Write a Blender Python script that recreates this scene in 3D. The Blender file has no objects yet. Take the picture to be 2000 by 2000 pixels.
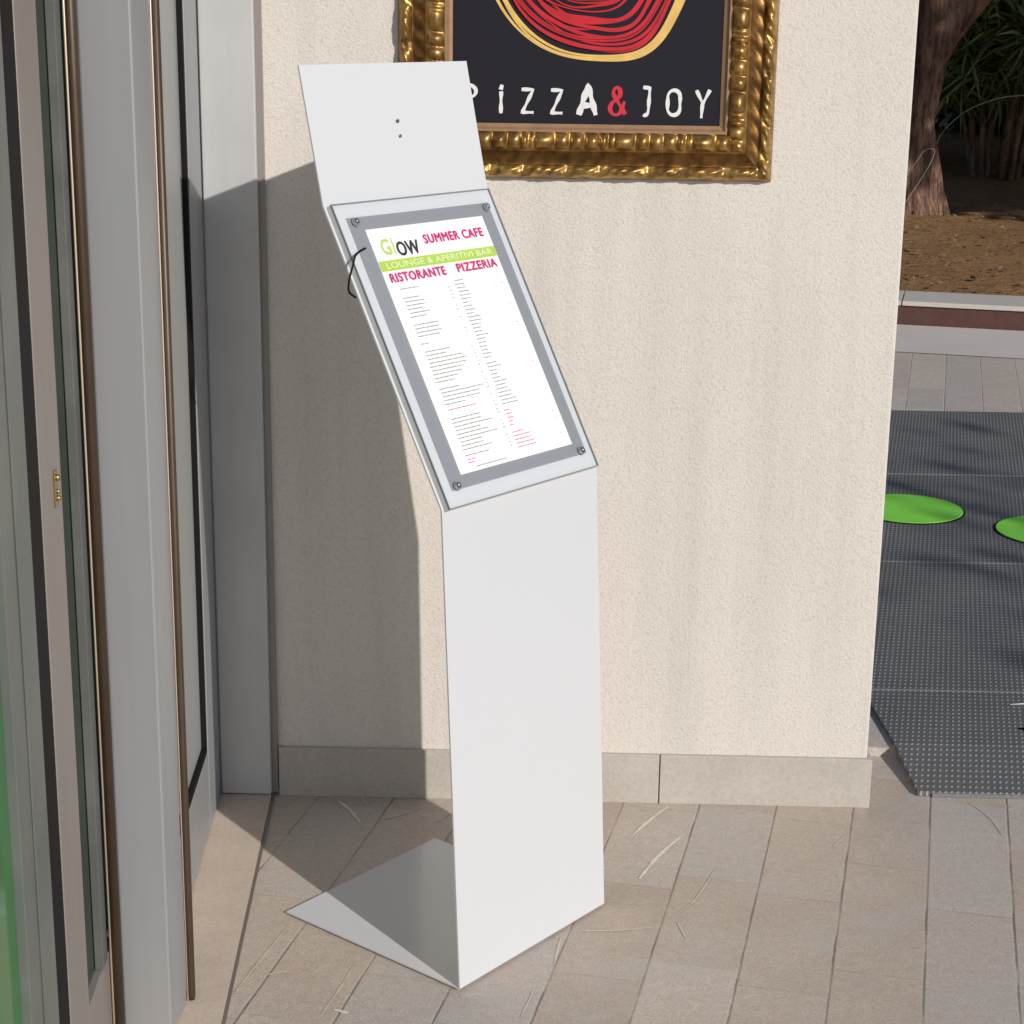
import bpy, bmesh, math, random
import numpy as np
from mathutils import Vector, Matrix

S = bpy.context.scene
COL = S.collection
R = math.radians

# ------------------------------------------------------------------ camera
CAM = (3609.694, 0.2695, 0.01334, -0.01991)          # focal (px of 2000), pitch, roll, yaw
f_, pi_, ro_, ya_ = CAM
fwd = Vector((math.sin(ya_) * math.cos(pi_), math.cos(ya_) * math.cos(pi_), -math.sin(pi_)))
rt = Vector((math.cos(ya_), -math.sin(ya_), 0)); up = rt.cross(fwd)
r2 = rt * math.cos(ro_) + up * math.sin(ro_); u2 = up * math.cos(ro_) - rt * math.sin(ro_)
cd = bpy.data.cameras.new("camera"); cam = bpy.data.objects.new("camera", cd); COL.objects.link(cam)
cd.sensor_width = 36; cd.lens = f_ / 2000 * 36; cd.clip_start = 0.05; cd.clip_end = 2000
cam.matrix_world = Matrix(((r2.x, u2.x, -fwd.x, 0), (r2.y, u2.y, -fwd.y, 0), (r2.z, u2.z, -fwd.z, 1.6), (0, 0, 0, 1)))
S.camera = cam

# ------------------------------------------------------------------ light
SUN_EL, SUN_AZ = R(26.0), R(127.7)                    # AZ: heading the light travels, from +x
W = bpy.data.worlds.new("World"); S.world = W; W.use_nodes = True
wt = W.node_tree; wt.nodes.clear()
sky = wt.nodes.new('ShaderNodeTexSky'); sky.sky_type = 'NISHITA'; sky.sun_disc = False
sky.sun_elevation = SUN_EL; sky.dust_density = 0.4; sky.ozone_density = 2.6
sdir = Vector((-math.cos(SUN_AZ), -math.sin(SUN_AZ), 0))   # towards the sun, horizontal
sky.sun_rotation = math.atan2(sdir.x, sdir.y)
bg = wt.nodes.new('ShaderNodeBackground'); bg.inputs[1].default_value = 0.088
wo = wt.nodes.new('ShaderNodeOutputWorld')
wt.links.new(sky.outputs[0], bg.inputs[0]); wt.links.new(bg.outputs[0], wo.inputs[0])
sl = bpy.data.lights.new("sun", 'SUN'); sl.energy = 4.1; sl.angle = R(0.55); sl.color = (1.0, 0.955, 0.90)
so = bpy.data.objects.new("sun", sl); COL.objects.link(so)
ldir = Vector((math.cos(SUN_AZ) * math.cos(SUN_EL), math.sin(SUN_AZ) * math.cos(SUN_EL), -math.sin(SUN_EL)))
so.rotation_euler = ldir.to_track_quat('-Z', 'Y').to_euler(); so.location = (6, -6, 6)
S.view_settings.view_transform = 'Standard'; S.view_settings.look = 'None'
S.view_settings.exposure = -0.34; S.view_settings.gamma = 1
S.cycles.max_bounces = 8; S.cycles.transparent_max_bounces = 12

# ------------------------------------------------------------------ helpers
class NT:
    def __init__(s, name):
        s.m = bpy.data.materials.new(name); s.m.use_nodes = True; s.t = s.m.node_tree
        s.b = s.t.nodes['Principled BSDF']; s.out = s.t.nodes['Material Output']
    def n(s, kind, **kw):
        o = s.t.nodes.new('ShaderNode' + kind)
        for k, v in kw.items():
            if k in o.inputs: s.put(o.inputs[k], v)
            else: setattr(o, k, v)
        return o
    def put(s, sock, v):
        if hasattr(v, 'links') or isinstance(v, bpy.types.NodeSocket): s.t.links.new(v, sock)
        else: sock.default_value = v
    def math(s, op, a, b=None, c=None):
        o = s.t.nodes.new('ShaderNodeMath'); o.operation = op
        for i, v in enumerate((a, b, c)):
            if v is not None: s.put(o.inputs[i], v)
        return o.outputs[0]
    def mix(s, fac, a, b, blend='MIX'):
        o = s.t.nodes.new('ShaderNodeMix'); o.data_type = 'RGBA'; o.blend_type = blend
        s.put(o.inputs[0], fac); s.put(o.inputs[6], a if not isinstance(a, tuple) else (*a[:3], 1)); s.put(o.inputs[7], b if not isinstance(b, tuple) else (*b[:3], 1))
        return o.outputs[2]
    def ramp(s, fac, stops):
        o = s.t.nodes.new('ShaderNodeValToRGB'); e = o.color_ramp.elements
        while len(e) < len(stops): e.new(0.5)
        for i, (p, c) in enumerate(stops):
            e[i].position = p; e[i].color = (*c, 1) if isinstance(c, tuple) else (c, c, c, 1)
        s.put(o.inputs[0], fac); return o.outputs[0]
    def pos(s): return s.n('NewGeometry').outputs['Position']
    def noise(s, vec, scale, detail=4, rough=0.55, stretch=None):
        if stretch is not None:
            mp = s.n('Mapping'); s.put(mp.inputs[0], vec); mp.inputs['Scale'].default_value = stretch; vec = mp.outputs[0]
        o = s.n('TexNoise'); s.put(o.inputs['Vector'], vec)
        o.inputs['Scale'].default_value = scale; o.inputs['Detail'].default_value = detail; o.inputs['Roughness'].default_value = rough
        return o.outputs['Fac']
    def bump(s, h, strength, dist):
        o = s.n('Bump'); s.put(o.inputs['Height'], h); o.inputs['Strength'].default_value = strength; o.inputs['Distance'].default_value = dist
        s.t.links.new(o.outputs[0], s.b.inputs['Normal']); return o
    def set(s, **kw):
        for k, v in kw.items():
            k = k.replace('_', ' ')
            if isinstance(v, tuple): v = (*v[:3], 1)
            s.put(s.b.inputs[k], v)
        return s.m

def obj(name, verts, faces, mat, parent=None, smooth=False, bevel=0, segs=2):
    me = bpy.data.meshes.new(name); me.from_pydata([tuple(v) for v in verts], [], faces); me.update()
    o = bpy.data.objects.new(name, me); COL.objects.link(o)
    for m_ in (mat if isinstance(mat, (list, tuple)) else [mat]): me.materials.append(m_)
    if smooth:
        for p in me.polygons: p.use_smooth = True
    if bevel:
        bm = bmesh.new(); bm.from_mesh(me)
        bmesh.ops.bevel(bm, geom=bm.edges[:] + bm.verts[:], offset=bevel, segments=segs, affect='EDGES', profile=0.6)
        bm.to_mesh(me); bm.free()
    if parent is not None:
        o.parent = parent; o.matrix_parent_inverse = Matrix.Translation(-parent.location)
    return o

BOXF = [(0, 3, 2, 1), (4, 5, 6, 7), (0, 1, 5, 4), (1, 2, 6, 5), (2, 3, 7, 6), (3, 0, 4, 7)]
def boxv(x0, x1, y0, y1, z0, z1):
    return [(x0, y0, z0), (x1, y0, z0), (x1, y1, z0), (x0, y1, z0), (x0, y0, z1), (x1, y0, z1), (x1, y1, z1), (x0, y1, z1)]
def box(name, x0, x1, y0, y1, z0, z1, mat, parent=None, bevel=0):
    return obj(name, boxv(x0, x1, y0, y1, z0, z1), BOXF, mat, parent, bevel=bevel)
class MB:
    def __init__(s): s.v = []; s.f = []
    def add(s, v, f):
        k = len(s.v); s.v += [tuple(a) for a in v]; s.f += [tuple(i + k for i in q) for q in f]
    def box(s, *a): s.add(boxv(*a), BOXF)
    def build(s, name, mat, parent=None, **kw): return obj(name, s.v, s.f, mat, parent, **kw)
def tubegeo(pts, rad, n=10, cap=True):
    pts = [Vector(p) for p in pts]; v = []; f = []
    rads = rad if isinstance(rad, (list, tuple)) else [rad] * len(pts)
    t0 = (pts[1] - pts[0]).normalized(); a = t0.orthogonal().normalized()
    for i, p in enumerate(pts):
        t = (pts[min(i + 1, len(pts) - 1)] - pts[max(i - 1, 0)]).normalized()
        a = (a - t * a.dot(t)).normalized(); b = t.cross(a)
        for k in range(n):
            th = 2 * math.pi * k / n; v.append(p + (a * math.cos(th) + b * math.sin(th)) * rads[i])
    for i in range(len(pts) - 1):
        for k in range(n): f.append((i * n + k, i * n + (k + 1) % n, (i + 1) * n + (k + 1) % n, (i + 1) * n + k))
    if cap: f.append(tuple(range(n - 1, -1, -1))); f.append(tuple((len(pts) - 1) * n + k for k in range(n)))
    return v, f
def smoothpts(P, k=6):
    P = [Vector(p) for p in P]; out = []
    for i in range(len(P) - 1):
        p0, p1, p2, p3 = P[max(i - 1, 0)], P[i], P[i + 1], P[min(i + 2, len(P) - 1)]
        for j in range(k):
            t = j / k
            out.append(0.5 * ((2 * p1) + (p2 - p0) * t + (2 * p0 - 5 * p1 + 4 * p2 - p3) * t * t + (3 * p1 - p0 - 3 * p2 + p3) * t ** 3))
    out.append(P[-1]); return out
def thing(name, label, cat, loc, group=None):
    o = bpy.data.objects.new(name, None); COL.objects.link(o); o.location = loc; o.empty_display_size = 0.1
    return tag(o, label, cat, group)
def tag(o, label, cat, group=None):
    o['label'] = label; o['category'] = cat
    if group: o['group'] = group
    return o
def struct(o): o['kind'] = 'structure'; return o

# ------------------------------------------------------------------ materials
def simple(name, col, rough=0.5, metal=0.0, spec=0.5, mott=0.0, mscale=30):
    m = NT(name); c = (*col, 1)
    if mott:
        n = m.noise(m.pos(), mscale, 5)
        c = m.mix(n, tuple(x * (1 - mott) for x in col), tuple(min(1, x * (1 + mott)) for x in col))
        m.put(m.b.inputs['Base Color'], c)
    else: m.b.inputs['Base Color'].default_value = c
    m.b.inputs['Roughness'].default_value = rough; m.b.inputs['Metallic'].default_value = metal
    m.b.inputs['Specular IOR Level'].default_value = spec
    return m.m

AL = 0.20524; CA, SA = math.cos(AL), math.sin(AL)
def paving_mat(name, ca, cb, jk=0.62):
    m = NT(name); P = m.pos(); sx = m.n('SeparateXYZ'); m.put(sx.inputs[0], P)
    x, y = sx.outputs[0], sx.outputs[1]
    c = m.math('SUBTRACT', m.math('MULTIPLY', x, CA), m.math('MULTIPLY', y, SA))
    l = m.math('ADD', m.math('MULTIPLY', x, SA), m.math('MULTIPLY', y, CA))
    wob = m.math('MULTIPLY', m.math('SUBTRACT', m.noise(P, 9, 2), 0.5), 0.0032)
    c = m.math('ADD', m.math('ADD', c, 0.4017 + 0.1552 * 40), wob)
    row = m.math('FLOOR', m.math('DIVIDE', c, 0.1552)); fr = m.math('FRACT', m.math('DIVIDE', c, 0.1552))
    edge = m.math('MINIMUM', fr, m.math('SUBTRACT', 1.0, fr))                       # 0 at a long joint
    wn = m.n('TexWhiteNoise', noise_dimensions='1D'); m.put(wn.inputs['W'], row)
    l2 = m.math('ADD', l, m.math('MULTIPLY', wn.outputs[0], 3.1))
    ln = m.math('DIVIDE', l2, m.math('ADD', 0.30, m.math('MULTIPLY', wn.outputs[0], 0.22)))
    lf = m.math('FRACT', ln); lrow = m.math('FLOOR', ln)
    ledge = m.math('MINIMUM', lf, m.math('SUBTRACT', 1.0, lf))
    cell = m.n('CombineXYZ'); m.put(cell.inputs[0], row); m.put(cell.inputs[1], lrow)
    wc = m.n('TexWhiteNoise', noise_dimensions='2D'); m.put(wc.inputs['Vector'], cell.outputs[0])
    n1 = m.noise(P, 7, 6, 0.65); n2 = m.noise(P, 60, 5, 0.7); n3 = m.noise(P, 400, 2, 0.6)
    fac = m.math('ADD', m.math('MULTIPLY', wc.outputs[0], 0.55), m.math('MULTIPLY', n1, 0.62))
    col = m.mix(m.ramp(fac, [(0.25, 0.0), (0.85, 1.0)]), ca, cb)
    # the grey blocks
    grey = m.ramp(wc.outputs[0], [(0.70, 0.0), (0.74, 1.0)])
    col = m.mix(m.math('MULTIPLY', grey, 0.5), col, (0.56, 0.525, 0.495))
    col = m.mix(m.ramp(n2, [(0.3, 0.42), (0.7, 0.0)]), col, (0.30, 0.24, 0.20))
    col = m.mix(m.ramp(n3, [(0.35, 0.40), (0.62, 0.0)]), col, (0.24, 0.19, 0.16))
    pk = m.noise(P, 5.5, 5, 0.7)
    col = m.mix(m.ramp(pk, [(0.54, 0.0), (0.66, 0.45)]), col, (0.60, 0.435, 0.36))
    gk = m.noise(P, 4.3, 6, 0.72)
    col = m.mix(m.ramp(gk, [(0.36, 0.55), (0.48, 0.0)]), col, (0.50, 0.475, 0.45))
    gr = m.noise(P, 230, 3, 0.75)
    col = m.mix(m.ramp(gr, [(0.36, 0.45), (0.50, 0.0)]), col, (0.30, 0.245, 0.20))
    col = m.mix(m.ramp(gr, [(0.56, 0.0), (0.70, 0.40)]), col, (0.86, 0.78, 0.69))
    mo = m.noise(P, 19, 5, 0.7, None)
    col = m.mix(m.ramp(mo, [(0.50, 0.0), (0.70, 0.50)]), col, (0.47, 0.435, 0.40))
    mo2 = m.noise(P, 48, 5, 0.7)
    col = m.mix(m.ramp(mo2, [(0.54, 0.0), (0.74, 0.22)]), col, (0.76, 0.68, 0.59))
    # pale veins
    vo = m.n('TexVoronoi', feature='DISTANCE_TO_EDGE'); 
    dn = m.n('TexNoise'); m.put(dn.inputs['Vector'], P); dn.inputs['Scale'].default_value = 5
    vv = m.n('VectorMath', operation='ADD'); m.put(vv.inputs[0], P); sc = m.n('VectorMath', operation='SCALE'); m.put(sc.inputs[0], dn.outputs['Color']); sc.inputs['Scale'].default_value = 0.35
    m.put(vv.inputs[1], sc.outputs[0]); m.put(vo.inputs['Vector'], vv.outputs[0]); vo.inputs['Scale'].default_value = 3.2
    vein = m.math('MULTIPLY', m.ramp(vo.outputs['Distance'], [(0.0, 1.0), (0.012, 0.0)]), m.ramp(m.noise(P, 3.3, 3), [(0.54, 0.0), (0.66, 0.30)]))
    col = m.mix(vein, col, (0.62, 0.55, 0.46))
    jl = m.ramp(edge, [(0.004, 1.0), (0.021, 0.0)]); jc = m.math('MULTIPLY', m.ramp(ledge, [(0.002, 1.0), (0.009, 0.0)]), 0.30)
    jn = m.ramp(m.noise(P, 9, 4), [(0.36, 0.30), (0.64, 1.0)])
    joint = m.math('MULTIPLY', m.math('MAXIMUM', jl, jc), jn)
    col = m.mix(m.math('MULTIPLY', joint, jk), col, (0.09, 0.06, 0.042))
    m.put(m.b.inputs['Base Color'], col)
    m.put(m.b.inputs['Roughness'], m.math('ADD', 0.48, m.math('MULTIPLY', n1, 0.25))); m.b.inputs['Specular IOR Level'].default_value = 0.45 if jk > .5 else 0.12
    h = m.math('SUBTRACT', m.math('ADD', m.math('MULTIPLY', n2, 0.5), m.math('MULTIPLY', n3, 0.25)), m.math('MULTIPLY', joint, 1.6))
    m.bump(h, 0.45, 0.0025)
    return m.m
M_floor = paving_mat('stone_paving', (0.58, 0.465, 0.365), (0.80, 0.695, 0.59))
M_upper = paving_mat('stone_paving_far', (0.72, 0.605, 0.505), (0.84, 0.735, 0.63), 0.22)

def stucco():
    m = NT('cream_stucco'); P = m.pos()
    g = m.noise(P, 190, 4, 0.7); g2 = m.noise(P, 520, 2, 0.5); big = m.noise(P, 2.2, 4)
    st = m.noise(P, 1.0, 4, 0.6, (9, 9, 0.55))
    col = m.mix(big, (0.715, 0.66, 0.595), (0.80, 0.745, 0.675))
    col = m.mix(m.ramp(st, [(0.48, 0.0), (0.70, 0.34)]), col, (0.53, 0.50, 0.46))
    col = m.mix(m.ramp(g, [(0.30, 0.42), (0.50, 0.0)]), col, (0.46, 0.39, 0.32))
    m.put(m.b.inputs['Base Color'], col); m.b.inputs['Roughness'].default_value = 0.9; m.b.inputs['Specular IOR Level'].default_value = 0.2
    m.bump(m.math('ADD', g, m.math('MULTIPLY', g2, 0.5)), 0.60, 0.0032)
    return m.m
M_wall = stucco()
def stone(name, a, b, sc=9):
    m = NT(name); P = m.pos(); n1 = m.noise(P, sc, 5, 0.6); n2 = m.noise(P, 130, 4, 0.6)
    col = m.mix(n1, a, b); col = m.mix(m.ramp(n2, [(0.3, 0.25), (0.6, 0.0)]), col, tuple(x * 0.6 for x in a))
    m.put(m.b.inputs['Base Color'], col); m.b.inputs['Roughness'].default_value = 0.65; m.b.inputs['Specular IOR Level'].default_value = 0.2; m.bump(n2, 0.3, 0.002); return m.m
M_base = stone('grey_limestone', (0.44, 0.395, 0.345), (0.62, 0.57, 0.515))
M_thresh = stone('threshold_stone', (0.55, 0.445, 0.355), (0.68, 0.575, 0.48), 14)
M_kerb = stone('kerb_stone', (0.56, 0.52, 0.46), (0.68, 0.63, 0.57))
M_riser = stone('red_brick_riser', (0.085, 0.042, 0.036), (0.15, 0.075, 0.06), 20)

def steel():
    m = NT('white_powder_coat'); P = m.pos(); n = m.noise(P, 900, 2)
    m.b.inputs['Base Color'].default_value = (0.660, 0.668, 0.682, 1); m.put(m.b.inputs['Roughness'], m.math('ADD', 0.12, m.math('MULTIPLY', m.noise(P, 6, 5, 0.65), 0.16)))
    m.b.inputs['Specular IOR Level'].default_value = 0.45; m.b.inputs['Coat Weight'].default_value = 0.35; m.b.inputs['Coat Roughness'].default_value = 0.12; m.bump(n, 0.04, 0.0005); return m.m
M_steel = steel()
def alu(name, col, metal=0.25, rough=0.42):
    m = NT(name); P = m.pos(); n = m.noise(P, 30, 3, 0.6, (1, 1, 0.04)); d = m.noise(P, 5, 5, 0.65)
    c = m.mix(n, tuple(x * 0.9 for x in col), tuple(x * 1.08 for x in col)); c = m.mix(m.ramp(d, [(0.45, 0.0), (0.8, 0.3)]), c, (0.36, 0.33, 0.29))
    m.put(m.b.inputs['Base Color'], c); m.b.inputs['Metallic'].default_value = metal
    m.put(m.b.inputs['Roughness'], m.math('ADD', rough, m.math('MULTIPLY', d, 0.12))); return m.m
M_alu = alu('grey_aluminium', (0.355, 0.362, 0.37)); M_jamb = alu('pale_grey_aluminium', (0.56, 0.555, 0.545), 0.1); M_taupe = alu('taupe_aluminium', (0.31, 0.275, 0.25))
M_pane = alu('frosted_grey_pane', (0.34, 0.355, 0.35), 0.0, 0.35)
M_gasket = simple('black_rubber', (0.012, 0.012, 0.012), 0.6, 0, 0.1)
M_bronze = simple('bronze_strip', (0.075, 0.050, 0.032), 0.42, 0.35, mott=0.25, mscale=25)
M_brass = simple('brass', (0.42, 0.31, 0.14), 0.4, 0.9); M_hilite = simple('rod_highlight', (0.80, 0.66, 0.50), 0.3, 0.3)
M_dglass = simple('green_reflection_glass', (0.012, 0.030, 0.014), 0.08, 0, 0.3)  # green reflection in the glass put into its base colour
M_gglass = simple('green_glass', (0.045, 0.20, 0.05), 0.10, 0, 0.6)  # one even green over the whole pane
M_refl = alu('dull_grey_reflection', (0.12, 0.125, 0.12), 0.1, 0.35)
M_film = alu('grey_green_film', (0.145, 0.158, 0.145), 0.1, 0.3)

# ------------------------------------------------------------------ ground
YS = 3.82; ZU = 0.02
fl = struct(obj('floor', [(-12, -12, 0), (30, -12, 0), (30, YS, 0), (-12, YS, 0)], [(0, 1, 2, 3)], M_floor))
# kerb line: through (1.8,9.478) heading (cos13,-sin13)
KD = Vector((math.cos(R(12.6)), -math.sin(R(12.6)), 0)); KN = Vector((math.sin(R(12.6)), math.cos(R(12.6)), 0)); K0 = Vector((1.80, 9.47, 0))
def kp(a, b, z): p = K0 + KD * a + KN * b; return (p.x, p.y, z)
up_v = [(-9.8, YS, ZU), (17.41, YS, ZU), kp(16, 0, ZU), kp(-12, 0, ZU)]
struct(obj('paving', up_v + [(-9.8, YS, 0), (17.41, YS, 0)], [(0, 1, 2, 3), (4, 5, 1, 0)], [M_upper]))
struct(obj('paving_border', [kp(-12, -0.80, ZU + .004), kp(16, -0.80, ZU + .004), kp(16, -0.005, ZU + .004), kp(-12, -0.005, ZU + .004)], [(0, 1, 2, 3)],
           stone('pale_border_slabs', (0.66, 0.59, 0.53), (0.77, 0.70, 0.64), 3)))
def dirt():
    m = NT('dry_dirt'); P = m.pos(); a = m.noise(P, 0.9, 6, 0.65); b = m.noise(P, 14, 6, 0.7); c = m.noise(P, 70, 4, 0.7)
    col = m.mix(a, (0.28, 0.135, 0.058), (0.60, 0.34, 0.155)); col = m.mix(m.ramp(b, [(0.35, 0.6), (0.6, 0.0)]), col, (0.20, 0.115, 0.055))
    col = m.mix(m.ramp(c, [(0.56, 0.0), (0.72, 0.6)]), col, (0.60, 0.46, 0.28))
    m.put(m.b.inputs['Base Color'], col); m.b.inputs['Roughness'].default_value = 1.0; m.b.inputs['Specular IOR Level'].default_value = 0.1
    m.bump(m.math('ADD', m.math('MULTIPLY', b, 1.0), m.math('MULTIPLY', c, 0.4)), 0.9, 0.05); return m.m
M_dirt = dirt()
ZD = 0.135
gv = []; gf = []; rng = random.Random(4)
NX, NY = 70, 60
for j in range(NY):
    for i in range(NX):
        a = -10 + 26 * i / (NX - 1); b = 0.35 + 0.5 * ((1.08 ** j) - 1) / 0.08 * 0.35
        z = ZD - 0.012 + (0 if j == 0 else rng.uniform(-1, 1) * 0.022)
        gv.append(kp(a, b, z))
for j in range(NY - 1):
    for i in range(NX - 1): gf.append((j * NX + i, j * NX + i + 1, (j + 1) * NX + i + 1, (j + 1) * NX + i))
struct(obj('ground', gv, gf, M_dirt, smooth=True))
struct(obj('terrain', [(-400, -400, -0.02), (400, -400, -0.02), (400, 600, -0.02), (-400, 600, -0.02)], [(0, 1, 2, 3)], M_dirt))
kb = thing('kerb', 'low pale stone kerb with dark red riser along the dirt ground', 'kerb', kp(0, 0, ZU))
obj('riser', [kp(-12, 0, 0), kp(16, 0, 0), kp(16, .05, 0), kp(-12, .05, 0), kp(-12, 0, ZD - .012), kp(16, 0, ZD - .012), kp(16, .05, ZD - .012), kp(-12, .05, ZD - .012)], BOXF, M_riser, kb)
for k in range(14):
    a0, a1 = -12 + k * 2, -12 + (k + 1) * 2 - 0.006
    v = [kp(a0, -0.012, ZD - .012), kp(a1, -0.012, ZD - .012), kp(a1, .36, ZD - .012), kp(a0, .36, ZD - .012), kp(a0, -0.012, ZD + .012), kp(a1, -0.012, ZD + .012), kp(a1, .36, ZD + .012), kp(a0, .36, ZD + .012)]
    if -3 < a0 < 6: obj('kerb_slab', v, BOXF, M_kerb, kb, bevel=0.003)

# pale scratches and veins on the paving
M_vein = simple('pale_calcite', (0.78, 0.71, 0.62), 0.7, mott=0.2, mscale=60)
M_vein2 = simple('faint_calcite', (0.64, 0.55, 0.46), 0.7, mott=0.25, mscale=60)
def scratch(pts, w, z=0.0012):
    P = smoothpts([(x, y, z) for x, y in pts], 6); n = len(P); v = []; f = []
    for i, p in enumerate(P):
        t = (P[min(i + 1, n - 1)] - P[max(i - 1, 0)]).normalized(); s = Vector((-t.y, t.x, 0))
        ww = w * (0.35 + 0.65 * math.sin(math.pi * (i + 0.3) / n)) * rng.uniform(0.55, 1.25)
        v += [p + s * ww / 2, p - s * ww / 2]
    for i in range(n - 1): f.append((2 * i, 2 * i + 1, 2 * i + 3, 2 * i + 2))
    obj('stone_vein', v, f, M_vein if w > .0055 else M_vein2, fl)
for pts, w in [([(0.178, 3.376), (0.215, 3.45), (0.261, 3.527)], .007), ([(0.187, 3.195), (0.226, 3.29), (0.276, 3.381)], .009),
               ([(0.237, 3.041), (0.278, 3.10), (0.301, 3.151), (0.336, 3.247)], .004), ([(0.063, 2.986), (0.13, 2.99), (0.201, 3.005)], .004),
               ([(0.575, 3.352), (0.608, 3.403)], .005), ([(0.890, 3.58), (0.918, 3.503), (0.924, 3.419)], .004), ([(0.249, 3.024), (0.26, 2.963)], .003),
               ([(-0.422, 3.519), (-0.395, 3.48), (-0.365, 3.414)], .008), ([(-0.326, 3.432), (-0.29, 3.455), (-0.245, 3.495)], .005),
               ([(-0.373, 3.538), (-0.357, 3.495)], .004), ([(-0.213, 3.427), (-0.188, 3.471)], .004),
               ([(-0.511, 2.744), (-0.47, 2.80), (-0.429, 2.821)], .005), ([(-0.355, 2.681), (-0.335, 2.76), (-0.318, 2.845)], .004), ([(-0.335, 2.70), (-0.31, 2.69)], .008),
               ([(0.026, 2.865), (0.038, 2.96)], .004), ([(-0.007, 2.782), (-0.028, 2.689)], .004), ([(-0.449, 2.986), (-0.508, 2.744)], .0035)]:
    scratch(pts, w)

# ------------------------------------------------------------------ wall
D = 3.551
wl = thing('stucco_wall', 'cream stucco wall behind the menu stand with grey stone skirting', 'wall', (0, D, 0))
obj('plaster', boxv(-4, 0.668, D, D + 0.268, 0, 3.6), BOXF, M_wall, wl, bevel=0.006, segs=3)
for x0, x1 in [(-0.547, 0.240), (0.2425, 0.677)]:
    box('skirting_slab', x0, x1, D - 0.010, D + 0.002, 0.0, 0.108, M_base, wl, bevel=0.0015)
box('skirting_slab', 0.6685, 0.677, D + 0.003, D + 0.268, 0.0, 0.108, M_base, wl, bevel=0.0015)

# ------------------------------------------------------------------ glazed entrance (rotated 3.3 degrees)
FX0, FY0, FK = -0.667, D, 0.0576
FU = Vector((FK, -1, 0)).normalized(); FV = Vector((1, FK, 0)).normalized()
def fp(u, v, z): p = Vector((FX0, FY0, 0)) + FU * u + FV * v; return (p.x, p.y, z)
def fbox(name, u0, u1, v0, v1, z0, z1, mat, parent, bevel=0):
    v = [fp(u0, v0, z0), fp(u0, v1, z0), fp(u1, v1, z0), fp(u1, v0, z0), fp(u0, v0, z1), fp(u0, v1, z1), fp(u1, v1, z1), fp(u1, v0, z1)]
    return obj(name, v, [tuple(reversed(q)) for q in BOXF], mat, parent, bevel=bevel)
ZT = 2.75
jf = thing('door_jamb', 'grey aluminium door jamb fixed against the stucco wall', 'door frame', (-0.61, 3.52, 0.012))
box('jamb_profile', -0.663, -0.561, 3.520, 3.5505, 0.012, ZT, M_jamb, jf, bevel=0.002)
box('sealant_strip', -0.5605, -0.549, 3.538, 3.5505, 0.012, ZT, M_taupe, jf)
struct(obj('threshold', [fp(0.03, -0.12, 0), fp(0.03, 0.104, 0), fp(2.3, 0.104, 0), fp(2.3, -0.12, 0), fp(0.03, -0.12, .010), fp(0.03, 0.104, .010), fp(2.3, 0.104, .010), fp(2.3, -0.12, .010)], [tuple(reversed(q)) for q in BOXF], M_thresh))
struct(fbox('threshold_trim', 0.03, 2.3, 0.1045, 0.110, 0, 0.006, simple('steel_trim', (0.30, 0.27, 0.24), 0.4, 0.6), None))
FB = fbox
def leaf(name, label, u0, u1, pane_mat, s0, s1, rail=0.174, stile_mat=None, vo=0.0, gask=True):
    def fbox(n_, a, b, c, d, *r_): return FB(n_, a, b, c + vo, d + vo, *r_)
    t = thing(name, label, 'glass door', fp((u0 + u1) / 2, -0.02, 0.012), 'glazed door leaves')
    sm = stile_mat or M_alu
    z0 = 0.0125
    if s0: fbox('stile', u0, u0 + s0, -0.045, 0.0, z0, ZT, sm, t, 0.0015)
    if s1: fbox('stile', u1 - s1, u1, -0.045, 0.0, z0, ZT, sm, t, 0.0015)
    a, b = u0 + s0 + .0005, u1 - s1 - .0005
    fbox('bottom_rail', a, b, -0.044, -0.0006, z0, rail, sm, t, 0.0015)
    fbox('pane', a + .001, b - .001, -0.030, -0.012, rail + .001, ZT, pane_mat, t)
    if gask:
        g = MB()
        for (ua, ub, za, zb) in [(a, a + .012, rail + .0135, ZT), (b - .012, b, rail + .0135, ZT), (a, b, rail + .0005, rail + .013)]:
            g.add([fp(ua, -.0115, za), fp(ua, -.002, za), fp(ub, -.002, za), fp(ub, -.0115, za), fp(ua, -.0115, zb), fp(ua, -.002, zb), fp(ub, -.002, zb), fp(ub, -.0115, zb)], [tuple(reversed(q)) for q in BOXF])
        g.build('gasket', M_gasket, t)
    return t
leaf('glass_door', 'fixed glazed door leaf with frosted grey pane beside the wall jamb', 0.035, 0.85, M_pane, 0.165, 0.06)
l2 = leaf('glass_door', 'glazed door leaf with a dark green reflection coloured into its pane and narrow taupe stile holding a brass pin', 0.855, 1.276, M_dglass, 0.03, 0.123, stile_mat=M_taupe, gask=False, vo=-0.055)
l3 = leaf('glass_door', 'glazed door leaf with green pane at the left edge', 1.346, 2.3, M_gglass, 0.148, 0.06, stile_mat=M_film, gask=False, vo=-0.055)
gp = thing('door_gap_seal', 'black rubber seal filling the gap between two glazed door leaves', 'seal', fp(1.31, -0.095, 0.012))
g = MB()
for v0, v1 in ((-0.090, -0.0725), (-0.0724, -0.0565)):
    g.add([fp(1.277, v0, .0125), fp(1.277, v1, .0125), fp(1.345, v1, .0125), fp(1.345, v0, .0125), fp(1.277, v0, ZT), fp(1.277, v1, ZT), fp(1.345, v1, ZT), fp(1.345, v0, ZT)], [tuple(reversed(q)) for q in BOXF])
g.build('seal_strip', M_gasket, gp)
FB('ridge', 1.425, 1.432, -0.0548, -0.0525, 0.0125, ZT, M_film, l3, 0.0008)
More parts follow.
